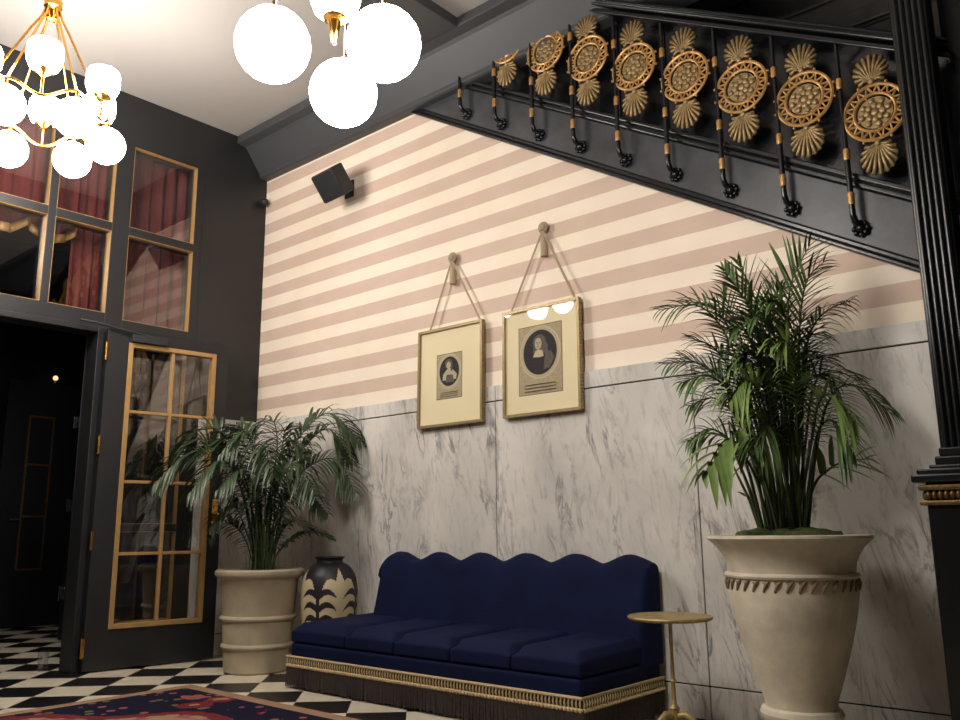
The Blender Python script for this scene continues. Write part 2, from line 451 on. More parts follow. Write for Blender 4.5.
# faint lamps inside
w = thing('wall_lamp', (-9.95, 3.95, 2.62), 'small glowing lamp in the dark room beyond the doorway', 'lamp')
b = MB(); b.ball((-9.86, 3.95, 2.66), .028, 14, 10); b.build('lamp_shade', 'ember', w, smooth=60)
b = MB(); b.tube([(-10.0, 3.95, 2.58), (-9.9, 3.95, 2.56), (-9.86, 3.95, 2.615)], .01); b.build('bracket', 'old_gold', w, smooth=60)
# tumbler on the floor
b = MB(); b.lathe([(.031, 0), (.036, .13), (.0345, .13), (.030, .008), (0, .008)], (-6.27, 2.60, .0), 28)
tag(b.build('drinking_glass', 'clear', None, smooth=50), 'clear glass tumbler standing on the tiled floor in the doorway', 'glass')

# ------------------------------------------------------------------ open door leaf
d1 = bpy.data.objects.new('door_1', None); COL.objects.link(d1); d1.location = (XW + .03, 2.712, 0); struct(d1)
th = math.radians(7)
DX = Matrix.Translation((XW + .035, 2.712, 0)) @ Matrix.Rotation(-th, 4, 'Z')
def dmb():
    m = MB(); m.xf = DX; return m          # local: x = out of wall, y = along leaf, z up
W_, H_ = .925, 2.375
gy0, gy1, gz0, gz1 = .150, .822, .275, 2.285
b = dmb()
b.box(0, .045, 0, gy0, .012, H_); b.box(0, .045, gy1, W_, .012, H_)
b.box(0, .045, gy0, gy1, .012, gz0); b.box(0, .045, gy0, gy1, gz1, H_)
b.build('leaf', 'black', d1, bevel=.003)
b = dmb(); w = .032
for xs in ((-.004, .056),):
    x0, x1 = xs
    b.box(x0, x1, gy0, gy0 + w, gz0, gz1); b.box(x0, x1, gy1 - w, gy1, gz0, gz1)
    b.box(x0, x1, gy0 + w, gy1 - w, gz0, gz0 + w); b.box(x0, x1, gy0 + w, gy1 - w, gz1 - w, gz1)
    ym = (gy0 + gy1) / 2
    b.box(.008, .044, ym - .011, ym + .011, gz0 + w, gz1 - w)
    for k in range(1, 4):
        z = gz0 + (gz1 - gz0) * k / 4
        b.box(.008, .044, gy0 + w, ym - .011, z - .011, z + .011); b.box(.008, .044, ym + .011, gy1 - w, z - .011, z + .011)
b.build('gold_frame', 'gold_paint', d1, bevel=.003)
b = dmb(); b.box(.023, .028, gy0 + w, gy1 - w, gz0 + w, gz1 - w); b.build('pane', 'glass', d1)
for z in (.165, .87, 1.53, 2.20):
    b = dmb(); b.tube([(.056, -.012, z - .065), (.056, -.012, z + .065)], .010, 10); b.box(.044, .047, 0, .006, z - .06, z + .06)
    b.build('hinge', 'brass', d1, smooth=50)
hd = dmb(); z = 1.055; yk = .873
hd.box(.045, .051, yk - .024, yk + .024, z - .11, z + .11)
hd.lathe([(.001, .0), (.012, .0)], (0, 0, 0), 6) if False else None
plate = hd.build('escutcheon', 'brass', d1, bevel=.004)
b = dmb(); b.tube([(.05, yk, z - .02), (.075, yk, z - .02), (.085, yk, z - .02), (.105, yk, z - .02), (.112, yk, z - .02)], [.012, .010, .026, .028, .012], 16)
b.tube([(.05, yk, z + .055), (.060, yk, z + .055)], .012, 12)
b.build('knob', 'brass', plate, smooth=50)
b = dmb(); b.box(.046, .088, .16, .42, H_ - .085, H_ - .030); b.tube([(.07, .30, H_ - .03), (.075, .12, H_ - .012), (.07, -.10, H_ + .02), (.05, -.20, H_ + .03)], .009, 8)
b.build('door_closer', 'plastic', d1, bevel=.006)

# ------------------------------------------------------------------ staircase
Y1 = 3.955      # plane of balusters and medallions
st = thing('staircase', (-2.5, YW, 2.9), 'black staircase climbing the back wall with gold medallion railing', 'staircase')
XA, XB = -4.55, -.66
b = MB(); b.prism([(XA, z_under(XA)), (XB, z_under(XB)), (XB, z_top(XB)), (XA, z_top(XA))], YW - .012, YW + .14)
b.build('stringer', 'stringer', st, bevel=.004)
def along(name, fz, off, prof, mat='black_gloss', xa=XA, xb=XB):
    # moulding following the slope; prof = [(y, dz)] outline
    m = MB(); n = len(prof); vs = []
    for x in (xa, xb): vs += [(x, y, fz(x) + off + dz) for y, dz in prof]
    fs = [tuple(range(n)), tuple(range(2 * n - 1, n - 1, -1))] + [(i, i + n, (i + 1) % n + n, (i + 1) % n) for i in range(n)]
    m.add(vs, fs); return m.build(name, mat, st, bevel=.005)
along('lower_moulding', z_under, 0, [(YW - .034, 0), (YW - .034, .022), (YW - .024, .03), (YW - .024, .055), (YW - .010, .065), (YW - .010, 0)])
along('upper_moulding', z_top, 0, [(YW - .02, -.045), (YW - .034, -.035), (YW - .034, -.012), (YW - .022, -.004), (YW - .036, .004), (YW - .036, .03), (YW + .02, .04), (YW + .02, -.045)])
m = MB(); m.prism([(XA, z_top(XA)), (XB, z_top(XB)), (XB, z_rail(XB) - .07), (XA, z_rail(XA) - .07)], YW + .03, YW + .05)
for k in range(-2, 9):
    x = -1.13 - .31 * k - .05
    m.box(x - .008, x + .008, YW + .018, YW + .03, z_top(x), z_rail(x) - .12)
m.build('infill_panel', 'black_gloss', st)
along('handrail', z_rail, 0, [(Y1 - .040, -.055), (Y1 - .046, -.04), (Y1 - .036, -.033), (Y1 - .050, -.024), (Y1 - .045, -.006), (Y1 - .02, 0), (Y1 + .03, 0), (Y1 + .05, -.02), (Y1 + .05, -.055)], 'black_gloss')
along('under_rail', z_rail, 0, [(Y1 - .022, -.096), (Y1 - .022, -.066), (YW + .04, -.066), (YW + .04, -.096)], 'black_gloss')
# one baluster: rod, collars, claw foot (origin at its foot)
def make_baluster():
    ztop = .94
    zr = z_rail(-1.129) - .075 - 2.275
    r = MB(); r.tube([(0, 0, .10), (0, 0, .30), (0, 0, .36), (0, 0, zr)], [.013, .013, .0105, .0105], 10)
    r.tube([(0, 0, .11), (.001, .0, .055), (.004, .012, .024), (.010, YW - Y1 - .03, .010), (.012, YW - Y1 - .01, .006)], [.013, .014, .016, .015, .013], 10)
    rod = r.build('baluster', 'black_gloss', st, smooth=50)
    for z, h, rr in ((.135, .03, .0165), (.355, .028, .0165), (.72, .028, .0165)):
        c = MB()
        c.tube([(0, 0, z - h), (0, 0, z - h * .6), (0, 0, z), (0, 0, z + h * .6), (0, 0, z + h)], [rr - .003, rr, rr - .002, rr, rr - .003], 10)
        co = c.build('gold_collar', 'ring_gold', rod, smooth=50)
    f = MB()
    for k in range(8):
        a = 2 * PI * k / 8; f.ball((.014 + .030 * cos(a), YW - Y1 - .028, .0 + .030 * sin(a)), .013, 8, 6)
    f.ball((.014, YW - Y1 - .034, .0), .02, 10, 8)
    fo = f.build('claw_foot', 'black_gloss', rod, smooth=60)
    return rod
bal = make_baluster()
def copy_part(o, par):
    c = o.copy(); COL.objects.link(c); c.parent = par; return c
# build() above took world coordinates relative to the stair root; shift meshes to local
for o in (bal, *bal.children):
    o.data.transform(Matrix.Translation(st.location))
for k in range(9):
    x = -1.137 - .3095 * k; z = 2.288 + .1815 * k
    if k == 0: o = bal
    else:
        o = copy_part(bal, st)
        for ch in list(bal.children): copy_part(ch, o)
    o.location = Vector((x, Y1, z)) - st.location
# one medallion (local origin at its centre, plane xz, facing -y)
SH = 0.0
def shear(p): return (p[0], p[1], p[2] + SH * p[0])
def make_medallion():
    ring = MB(); Ro, Ri = .136, .092
    def circ(r, n=40, rz=None): return [shear((r * cos(2*PI*k/n), 0, (rz or r) * sin(2*PI*k/n))) for k in range(n)]
    ring.tube(circ(Ro), .009, 6, closed=True); ring.tube(circ(Ri), .008, 6, closed=True)
    nz = 18
    for k in range(nz):
        a0, a1, a2 = (2*PI*(k + q) / nz for q in (0, .5, 1))
        ring.tube([shear((Ro*cos(a0), 0, Ro*sin(a0))), shear((Ri*cos(a1), 0, Ri*sin(a1)))], .0055, 5)
        ring.tube([shear((Ri*cos(a1), 0, Ri*sin(a1))), shear((Ro*cos(a2), 0, Ro*sin(a2)))], .0055, 5)
    for a in (.25, PI - .25, PI + .25, -.25, 1.15, PI - 1.15, PI + 1.15, -1.15):
        p = shear((Ro*cos(a), 0, Ro*sin(a))); q = shear(((Ro+.014)*cos(a), 0, (Ro+.014)*sin(a)))
        ring.ball(q, .008, 8, 6)
    for a in (0, PI/2, PI, -PI/2):
        ring.tube([shear((Ri*cos(a+.4), 0, Ri*sin(a+.4))), shear(((Ri-.014)*cos(a+.4), 0, (Ri-.014)*sin(a+.4)))], .005, 5)
    r = ring.build('medallion', 'ring_gold', None, smooth=50)
    ro = MB()
    ro.ball((0, .004, 0), .02, 12, 8, sc=(1, .5, 1))
    for k in range(8):
        a = 2*PI*k/8
        for rr, s_ in ((.034, .017), (.060, .0155)):
            aa = a + (.2 if rr > .04 else 0)
            ro.ball(shear((rr*cos(aa), 0, rr*sin(aa))), s_, 9, 6, sc=(1, .45, 1))
    disc = [shear((.078*cos(2*PI*k/24), 0, .078*sin(2*PI*k/24))) for k in range(24)]
    ro.prism([(p[0], p[2]) for p in disc], .004, .009)
    for a in (0, PI/2, PI, -PI/2):
        ro.tube([shear((.072*cos(a+.4), .004, .072*sin(a+.4))), shear((.1*cos(a+.4), .004, .1*sin(a+.4)))], .004, 5)
    rs = ro.build('rosette', 'old_gold', None, smooth=60); rs.parent = r
    for up in (1, -1):
        s_ = MB(); n = 13; zc, rc_ = (.208, .080) if up > 0 else (.222, .084)
        s_.ball((0, -.004, up * .155), .016, 10, 8, sc=(1, .6, 1))
        for k in range(n):
            a = (k - (n - 1) / 2) / ((n - 1) / 2) * 2.35
            e = Vector((rc_ * .95 * sin(a), 0, up * (zc + rc_ * cos(a)))); p0 = Vector((e.x * .10, 0, up * .158))
            mid = p0.lerp(e, .55) + Vector((0, -.008, up * .008))
            tip = e + (e - Vector((0, 0, up * zc))) * .06
            s_.tube([p0, mid, e, tip], [.0045, .0085, .0108, .006], 7)
        out = [(rc_ * .9 * sin((k - 10) / 10 * 2.5), up * (zc + rc_ * .95 * cos((k - 10) / 10 * 2.5))) for k in range(21)]
        s_.prism(out + [(0, up * .14)], .003, .008, mi=1)
        sh_ = s_.build('shell', ['old_gold', 'dark_bronze'], None, smooth=60); sh_.parent = r
    return r
med = make_medallion(); med.parent = st
for k in range(8):
    x = -.994 - .3140 * k; z = 2.812 + .1822 * k
    if k == 0: o = med
    else:
        o = copy_part(med, st)
        for ch in list(med.children): copy_part(ch, o)
    o.location = Vector((x, Y1, z)) - st.location
    s_ = 1.0; o.scale = (s_, s_, s_)

# newel post
nx, ny = -.768, 3.822
nw = thing('newel_post', (nx, ny, 0), 'tall black reeded newel post on a pedestal at the right edge', 'newel post')
b = MB(); h = .062
b.box(nx - h, nx + h, ny - h, ny + h, 1.20, ZC - .33)
for k in range(5):
    o = -h + .012 + k * (2 * h - .024) / 4
    for sx, sy in ((0, -1), (0, 1), (1, 0), (-1, 0)):
        x = nx + (o if sx == 0 else sx * h); y = ny + (o if sy == 0 else sy * h)
        b.tube([(x, y, 1.21), (x, y, ZC - .33)], .0125, 8)
b.build('shaft', 'black_gloss', nw, smooth=50)
b = MB()
for w_, z0, z1 in ((.078, 1.19, 1.225), (.092, 1.155, 1.19), (.112, 1.14, 1.156), (.150, 1.118, 1.14), (.168, 1.085, 1.118)):
    b.box(nx - w_, nx + w_, ny - w_, ny + w_, z0, z1)
b.build('plinth_moulding', 'black_gloss', nw, bevel=.008)
b = MB(); w_ = .128; b.box(nx - w_, nx + w_, ny - w_, ny + w_, .0, 1.085)
b.box(nx - w_ - .03, nx + w_ + .03, ny - w_ - .03, ny + w_ + .03, 0, .12)
b.build('pedestal', 'black_gloss', nw, bevel=.006)
b = MB()
for z, r_ in ((1.066, .012), (1.006, .010)):
    e = w_ + .014; b.tube([(nx - e, ny - e, z), (nx + e, ny - e, z), (nx + e, ny + e, z), (nx - e, ny + e, z)], r_, 6, closed=True)
for k in range(12):
    o = -w_ + (k + .5) * 2 * w_ / 12
    for sx, sy in ((0, -1), (1, 0), (-1, 0)):
        x = nx + (o if sx == 0 else sx * (w_ + .004)); y = ny + (o if sy == 0 else sy * (w_ + .004))
        b.ball((x, y, 1.036), .012, 8, 6, sc=(1, 1, 1.6))
b.build('egg_moulding', 'dark_gold', nw, smooth=50)

# ------------------------------------------------------------------ pictures
def ell(cx, cz, rx, rz, n=36): return [(cx + rx * cos(2*PI*k/n), cz + rz * sin(2*PI*k/n)) for k in range(n)]
def picture(x0, x1, z0, z1, pr, knob, ends, label, klabel, bust):
    y = YW - .024
    root = thing('framed_picture', ((x0 + x1) / 2, y, z0), label, 'picture')
    tilt = lambda z: -.008 + .009 * (z - z0) / (z1 - z0)
    w = .017; d = .034
    b = MB()
    for (a, c, e, f) in ((x0, x0 + w, z0, z1), (x1 - w, x1, z0, z1), (x0 + w, x1 - w, z0, z0 + w), (x0 + w, x1 - w, z1 - w, z1)):
        vs = []
        for yy in (-d, 0):
            for xx, zz in ((a, e), (c, e), (c, f), (a, f)): vs.append((xx, y + yy + tilt(zz), zz))
        b.add(vs, [(0,1,2,3),(7,6,5,4),(0,4,5,1),(1,5,6,2),(2,6,7,3),(3,7,4,0)])
    n = int((z1 - z0) / .02)
    for k in range(n):
        zz = z0 + (k + .5) * (z1 - z0) / n
        for xx in (x0, x1): b.ball((xx, y - d * .5 + tilt(zz), zz), .009, 8, 6)
    b.build('frame', 'gold_frame', root, bevel=.002)
    def flat(pts, off, mi, bb):
        n_ = len(pts)
        bb.add([(px, y - d + off + tilt(pz), pz) for px, pz in pts], [tuple(range(n_))], mi)
    b = MB(); b.add([(x0 + w, y - .018 + tilt(z0), z0 + w), (x1 - w, y - .018 + tilt(z0), z0 + w), (x1 - w, y - .018 + tilt(z1), z1 - w), (x0 + w, y - .018 + tilt(z1), z1 - w)], [(0, 1, 2, 3)])
    b.build('mat', 'mat', root)
    a, c, e, f = pr; W = c - a; Hh = f - e; cx = (a + c) / 2
    b = MB(); k = [.0155]
    def layer(pts, mi): k[0] -= .0003; flat(pts, k[0], mi, b)
    layer([(a, e), (c, e), (c, f), (a, f)], 2)
    layer([(a + .004, e + .004), (c - .004, e + .004), (c - .004, f - .004), (a + .004, f - .004)], 0)
    oz = e + Hh * .60
    layer(ell(cx, oz, W * .47, Hh * .385), 4); layer(ell(cx, oz, W * .445, Hh * .365), 3); layer(ell(cx, oz, W * .385, Hh * .325), 1)
    bust(layer, cx, oz, W, Hh)
    for i in range(3):
        zz = e + Hh * (.045 + .045 * i); layer([(a + W*.14, zz), (c - W*.14, zz), (c - W*.14, zz + Hh*.012), (a + W*.14, zz + Hh*.012)], 2)
    b.build('print', ['paper', 'ink', 'ink2', 'ink3', 'paper2'], root)
    b = MB(); b.add([(x0 + w, y - d + .004 + tilt(z0), z0 + w), (x1 - w, y - d + .004 + tilt(z0), z0 + w), (x1 - w, y - d + .004 + tilt(z1), z1 - w), (x0 + w, y - d + .004 + tilt(z1), z1 - w)], [(0, 1, 2, 3)])
    b.build('pane', 'picture_glass', root)
    kx, kz = knob
    b = MB()
    for ex in ends: 
        for o in (-.0035, .0035):
            b.tube([(kx + o, YW - .040, kz - .02), (ex + o, y - .026, z1 - .002)], .0038, 6)
    b.tube([(kx + .03 * cos(t * PI / 6), YW - .040, kz + .02 * sin(t * PI / 6)) for t in range(-2, 9)], .0045, 6)
    b.build('hanging_cord', 'cord', root, smooth=50)
    kn = thing('picture_hook', (kx, YW, kz), klabel, 'picture hook')
    b = MB(); m_ = Matrix.Translation((kx, YW - .001, kz)) @ Matrix.Rotation(PI / 2, 4, 'X'); b.xf = m_
    b.lathe([(.012, 0), (.012, .022), (.034, .025), (.038, .032), (.034, .040), (.022, .043), (.020, .052), (.010, .056), (0, .057)], (0, 0, 0), 24)
    b.build('rosette', 'knob', kn, smooth=40)
    b = MB(); b.lathe([(.004, -.035), (.016, -.045), (.017, -.06), (.014, -.064), (.021, -.075), (.023, -.185), (0, -.185)][::-1], (kx, YW - .030, kz), 14)
    b.build('tassel', 'cord', kn, smooth=40)
def bust_lady(L, cx, oz, W, H):
    L([(cx - W*.26, oz - H*.19), (cx + W*.27, oz - H*.19), (cx + W*.30, oz - H*.08), (cx + W*.16, oz + H*.02), (cx + W*.04, oz + H*.06), (cx - W*.10, oz + H*.04), (cx - W*.24, oz - H*.06)], 3)
    L([(cx - W*.14, oz - H*.24), (cx + W*.20, oz - H*.24), (cx + W*.14, oz - H*.08), (cx - W*.10, oz - H*.07)], 2)
    L(ell(cx - W*.02, oz + H*.16, W*.15, H*.11), 2)
    L([(cx - W*.06, oz + H*.0), (cx + W*.04, oz + H*.0), (cx + W*.03, oz + H*.10), (cx - W*.05, oz + H*.10)], 3)
    L(ell(cx - W*.02, oz + H*.135, W*.085, H*.075), 3)
    L([(cx + W*.07, oz + H*.0), (cx + W*.14, oz + H*.0), (cx + W*.12, oz + H*.14), (cx + W*.07, oz + H*.15)], 2)
def bust_man(L, cx, oz, W, H):
    L([(cx - W*.30, oz - H*.21), (cx + W*.20, oz - H*.28), (cx + W*.33, oz - H*.14), (cx + W*.24, oz + H*.0), (cx + W*.02, oz + H*.02), (cx - W*.20, oz - H*.06)], 1)
    L([(cx + W*.08, oz - H*.26), (cx + W*.22, oz - H*.24), (cx + W*.33, oz - H*.10), (cx + W*.25, oz + H*.0), (cx + W*.12, oz + H*.0)], 2)
    L(ell(cx - W*.01, oz + H*.14, W*.15, H*.115), 2)
    L([(cx + W*.03, oz - H*.04), (cx + W*.19, oz - H*.01), (cx + W*.18, oz + H*.10), (cx + W*.10, oz + H*.18), (cx + W*.04, oz + H*.14)], 2)
    L([(cx - W*.16, oz + H*.0), (cx - W*.07, oz + H*.0), (cx - W*.07, oz + H*.16), (cx - W*.13, oz + H*.14)], 2)
    L(ell(cx - W*.035, oz + H*.125, W*.078, H*.085, 24), 3)
    L([(cx - W*.16, oz - H*.06), (cx - W*.02, oz - H*.075), (cx + W*.09, oz - H*.065), (cx + W*.06, oz + H*.02), (cx - W*.03, oz + H*.04), (cx - W*.10, oz + H*.02)], 4)
    L(ell(cx - W*.065, oz + H*.14, W*.014, H*.007, 10), 1); L(ell(cx - W*.005, oz + H*.14, W*.014, H*.007, 10), 1)
    L(ell(cx - W*.04, oz + H*.082, W*.022, H*.006, 10), 2)
    L([(cx - W*.05, oz + H*.105), (cx - W*.03, oz + H*.103), (cx - W*.036, oz + H*.14)], 2)
picture(-4.035, -3.455, 1.586, 2.252, (-3.867, -3.637, 1.765, 2.070), (-3.733, 2.73), (-3.925, -3.475),
        'smaller-print framed engraving of a seated lady, left of the two on the wall', 'cord rosette and tassel above the left framed engraving', bust_lady)
picture(-3.285, -2.705, 1.588, 2.257, (-3.166, -2.838, 1.712, 2.138), (-2.965, 2.752), (-3.215, -2.735),
        'framed engraving with large oval portrait of a long-haired man, right of the two', 'cord rosette and tassel above the right framed engraving', bust_man)

# ------------------------------------------------------------------ speaker and small camera
sp = thing('wall_speaker', (-4.76, YW, 3.57), 'black box speaker tilted down high on the striped wall', 'speaker')
SX = Matrix.Translation((-4.80, 3.765, 3.475)) @ Matrix.Rotation(math.radians(-4), 4, 'Z') @ Matrix.Rotation(math.radians(38), 4, 'X')
b = MB(); b.xf = SX; b.prism([(-.132, 0), (.132, 0), (.105, .15), (-.105, .15)], -.112, .112, 'z'); b.build('cabinet', 'cabinet', sp, bevel=.012)
b = MB(); b.xf = SX; b.box(-.122, .122, -.006, .002, -.102, .102); b.build('grille', 'plastic', sp, bevel=.006)
b = MB(); b.tube([(-4.80, 3.85, 3.545), (-4.84, 3.95, 3.55), (-4.86, YW - .01, 3.55)], .02, 10); b.box(-4.91, -4.81, YW - .016, YW - .001, 3.48, 3.62)
b.build('bracket', 'plastic', sp, bevel=.004)
sc = thing('security_camera', (XW + .05, YW, 3.73), 'tiny black camera at the wall corner below the beam', 'camera')
b = MB(); b.tube([(XW + .001, 3.985, 3.73), (XW + .035, 3.985, 3.73)], .026, 14); b.build('mount', 'plastic', sc, smooth=40)
b = MB(); b.ball((XW + .055, 3.985, 3.725), .034, 16, 12); b.build('lens_ball', 'plastic', sc, smooth=60)

# ------------------------------------------------------------------ sofa
sx0, sx1, sy0, sy1 = -4.405, -2.278, 3.275, 3.985
so = thing('sofa', ((sx0 + sx1) / 2, 3.65, 0), 'long navy velvet sofa with scalloped back and fringed skirt', 'sofa')
b = MB(); b.box(sx0, sx1, sy0, sy1, .17, .262); b.build('base', 'velvet', so, bevel=.02, segs=3)
# back
def back_top(x):
    u = (x + 4.295) / (2.075) * 6
    if u <= 0: return .66
    if u >= 6: return .705
    k = u - int(u)
    z = .727 + .049 * (.5 - .5 * cos(2 * PI * k)) ** .8
    if u < .5: z = .66 + .116 * math.sin(PI / 2 * u / .5) ** .6
    if u > 5.5: z = min(z, .705 + .075 * ((6 - u) / .5) ** .7)
    return z + .012
b = MB(); n = 150; vs = []; fs = []; bx0, bx1 = -4.297, -2.262
prof = 12
for i in range(n + 1):
    x = bx0 + (bx1 - bx0) * i / n
    e0 = min(1, (x - bx0) / .05 + .02); e1 = min(1, (bx1 - x) / .03 + .02); sh = math.sqrt(min(e0, e1))
    xt = max(-4.29, x) if x < -4 else min(x, -2.222)
    zt = back_top(x)
    yb, yf = 3.995, 3.995 - .06 - .0
    ring = []
    for j in range(prof + 1):
        t = j / prof
        if t < .55:
            k = t / .55; z = .25 + (zt - .035 - .25) * k; y = 3.775 + .105 * k - .0
            y = y + (1 - sh) * .05
        else:
            k = (t - .55) / .45; a = PI * k
            y = 3.93 - .05 * cos(a) - 0; z = zt - .035 + .035 * sin(a)
        ring.append((x, min(y, 3.985), z))
    ring.append((x, 3.985, .25))
    vs += ring
m = prof + 2
for i in range(n):
    for j in range(m): fs.append((i*m+j, (i+1)*m+j, (i+1)*m+(j+1) % m, i*m+(j+1) % m))
fs += [tuple(range(m)), tuple(n*m + j for j in range(m - 1, -1, -1))]
b.add(vs, fs); b.build('backrest', 'velvet', so, smooth=50)
seams = [sx0, -3.905, -3.50, -3.085, -2.685, sx1]
for a, c in zip(seams[:-1], seams[1:]):
    b = MB(); nx_, ny_ = 10, 12; vs = []; fs = []
    for i in range(nx_ + 1):
        for j in range(ny_ + 1):
            u, v = i / nx_, j / ny_; x = a + .003 + (c - a - .006) * u; y = sy0 + (3.965 - sy0) * v
            ed = min(u, 1 - u); f = min(1, (ed / .16)) if ed < .16 else 1
            fy = min(1, v / .10)
            vs.append((x, y + (1 - math.sqrt(max(0, 1 - (1 - fy) ** 2))) * 0, .262 + .07 + .045 * math.sqrt(1 - (1 - f) ** 2) * math.sqrt(max(0, 1 - (1 - fy) ** 2)) + .02 * v))
    o = len(vs)
    W2 = ny_ + 1
    for i in range(nx_):
        for j in range(ny_): fs.append((i*W2+j, (i+1)*W2+j, (i+1)*W2+j+1, i*W2+j+1))
    per = [(i, 0) for i in range(nx_ + 1)] + [(nx_, j) for j in range(1, ny_ + 1)] + [(i, ny_) for i in range(nx_ - 1, -1, -1)] + [(0, j) for j in range(ny_ - 1, 0, -1)]
    lo = []
    for i, j in per:
        p = vs[i * W2 + j]; vs.append((p[0], p[1], .264)); lo.append(len(vs) - 1)
    for k in range(len(per)):
        q = (k + 1) % len(per); fs.append((per[k][0]*W2+per[k][1], lo[k], lo[q], per[q][0]*W2+per[q][1]))
    fs.append(tuple(lo))
    b.add(vs, fs); b.build('seat_cushion', 'velvet', so, smooth=60, bevel=.012, segs=3)
# gimp and fringe: along left side, front, right side
path = [Vector((sx0 - .012, sy1, 0)), Vector((sx0 - .012, sy0 - .012, 0)), Vector((sx1 + .012, sy0 - .012, 0)), Vector((sx1 + .012, sy1, 0))]
def walk(step):
    for p, q in zip(path[:-1], path[1:]):
        d = q - p; L = d.length; n_ = max(1, int(L / step)); t = d / L; nn = Vector((t.y, -t.x, 0))
        for k in range(n_): yield p + d * ((k + .5) / n_), t, nn
b = MB()
b.tube([p + Vector((0, 0, .183)) for p in path], .008, 6); b.tube([p + Vector((0, 0, .136)) for p in path], .0065, 6)
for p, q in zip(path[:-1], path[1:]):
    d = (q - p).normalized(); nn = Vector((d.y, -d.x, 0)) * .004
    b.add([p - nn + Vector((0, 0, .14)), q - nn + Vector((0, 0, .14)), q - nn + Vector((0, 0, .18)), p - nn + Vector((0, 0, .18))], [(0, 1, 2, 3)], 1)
for c_, t, nn in walk(.021):
    b.tube([c_ + Vector((0, 0, .178)), c_ + nn * .004 + Vector((0, 0, .16)), c_ + Vector((0, 0, .142))], [.003, .0052, .004], 5)
    b.ball(c_ + nn * .004 + Vector((0, 0, .132)), .0095, 6, 5)
b.build('gimp_trim', ['trim', 'trim_dark'], so, smooth=50)
b = MB()
for c_, t, nn in walk(.0075):
    j1 = R.uniform(-.004, .004); j2 = R.uniform(-.005, .005); zb = R.uniform(.006, .02)
    p0 = c_ + Vector((0, 0, .138)); p1 = c_ + t * j1 * .5 + nn * j2 * .5 + Vector((0, 0, .075)); p2 = c_ + t * j1 + nn * j2 + Vector((0, 0, zb))
    b.tube([p0, p1, p2], [.0042, .0045, .0035], 5)
for p, q in zip(path[:-1], path[1:]):
    d = (q - p).normalized(); nn = Vector((d.y, -d.x, 0)) * .006
    b.add([p - nn + Vector((0, 0, .02)), q - nn + Vector((0, 0, .02)), q - nn + Vector((0, 0, .14)), p - nn + Vector((0, 0, .14))], [(0, 1, 2, 3)])
b.build('bullion_fringe', 'fringe', so, smooth=50)

# ------------------------------------------------------------------ side table
tx, ty = -1.945, 3.50
tb = thing('side_table', (tx, ty, 0), 'small round brass pedestal table at the right end of the sofa', 'table')
b = MB(); b.lathe([(0, .520), (.176, .520), (.184, .524), (.187, .531), (.184, .537), (.178, .535), (0, .535)], (tx, ty, 0), 56); b.build('tabletop', 'table', tb, smooth=40)
b = MB(); b.lathe([(.02, .10), (.026, .12), (.018, .135), (.024, .15), (.011, .165), (.009, .25), (.016, .262), (.009, .275), (.0075, .38), (.009, .50), (.03, .519)], (tx, ty, 0), 20)
b.build('stem', 'table', tb, smooth=50)
for k in range(3):
    a = -PI / 2 - .35 + k * 2 * PI / 3; d = Vector((cos(a), sin(a), 0)); c0 = Vector((tx, ty, 0))
    b = MB(); b.tube([c0 + Vector((0, 0, .115)), c0 + d * .05 + Vector((0, 0, .125)), c0 + d * .10 + Vector((0, 0, .09)), c0 + d * .125 + Vector((0, 0, .035)), c0 + d * .15 + Vector((0, 0, .013)), c0 + d * .18 + Vector((0, 0, .016))], [.016, .018, .015, .012, .013, .008], 10)
    b.build('leg', 'table', tb, smooth=50)

# ------------------------------------------------------------------ vase
vx, vy = -4.758, 3.848
sig = [(.10, .0), (.125, .03), (.165, .20), (.19, .38), (.196, .50), (.190, .575), (.172, .635), (.135, .685), (.098, .705), (.088, .715), (.092, .732), (.104, .742), (.1, .748), (.08, .742), (.075, .70)]
def dense(pr, n):
    out = []
    for (r0, z0), (r1, z1) in zip(pr[:-1], pr[1:]):
        k = max(1, int(math.hypot(r1 - r0, z1 - z0) / n))
        for i in range(k): out.append((r0 + (r1 - r0) * i / k, z0 + (z1 - z0) * i / k))
    return out + [pr[-1]]
def catmull(P, n=8):
    out = []
    for i in range(len(P) - 1):
        p0, p1, p2, p3 = (Vector(P[max(0, i - 1)]), Vector(P[i]), Vector(P[i + 1]), Vector(P[min(len(P) - 1, i + 2)]))
        for k in range(n):
            t = k / n
            out.append(.5 * ((2 * p1) + (p2 - p0) * t + (2 * p0 - 5 * p1 + 4 * p2 - p3) * t * t + (3 * p1 - p0 - 3 * p2 + p3) * t ** 3))
    return out + [Vector(P[-1])]
sig2 = dense([(p[0], p[1]) for p in catmull([(r, z, 0) for r, z in sig], 4)], .004)
view = math.atan2(-vy, -vx)                       # the side the doorway palm faces
def vase_mat(a, z):
    # four palms round the belly: black trunks with drooping leaves on cream
    u = ((a - view + math.radians(22)) / (PI / 4) + 1) % 2 - 1      # 0 = black trunk, +-1 = cream trunk
    U = abs(u)
    if z > .70: return 0
    spike = max(0, (U - .80) / .2)
    # cream spike over each cream trunk
    top = .555 + .05 * math.sin(PI * min(1, max(0, (U - .12) / .88))) ** .8
    if U > .78 and z < .555 + .12 * ((U - .78) / .22) ** .6: pass
    elif z > top - .07 * (1 - min(1, U / .35)) : return 0
    if U < .10: return 0
    for k in range(7):
        zk = .475 - .083 * k
        if U < .84:
            mid = zk + .052 * math.sin(PI * min(1, U / .88)) ** .7 - .012 * U
            tk = .021 * (1 - (U / .86) ** 2.2) + .003
            if abs(z - mid) < tk: return 0
    return 1
b = MB(); b.lathe([(p[0], p[1]) for p in sig2], (vx, vy, 0), 150, matf=vase_mat)
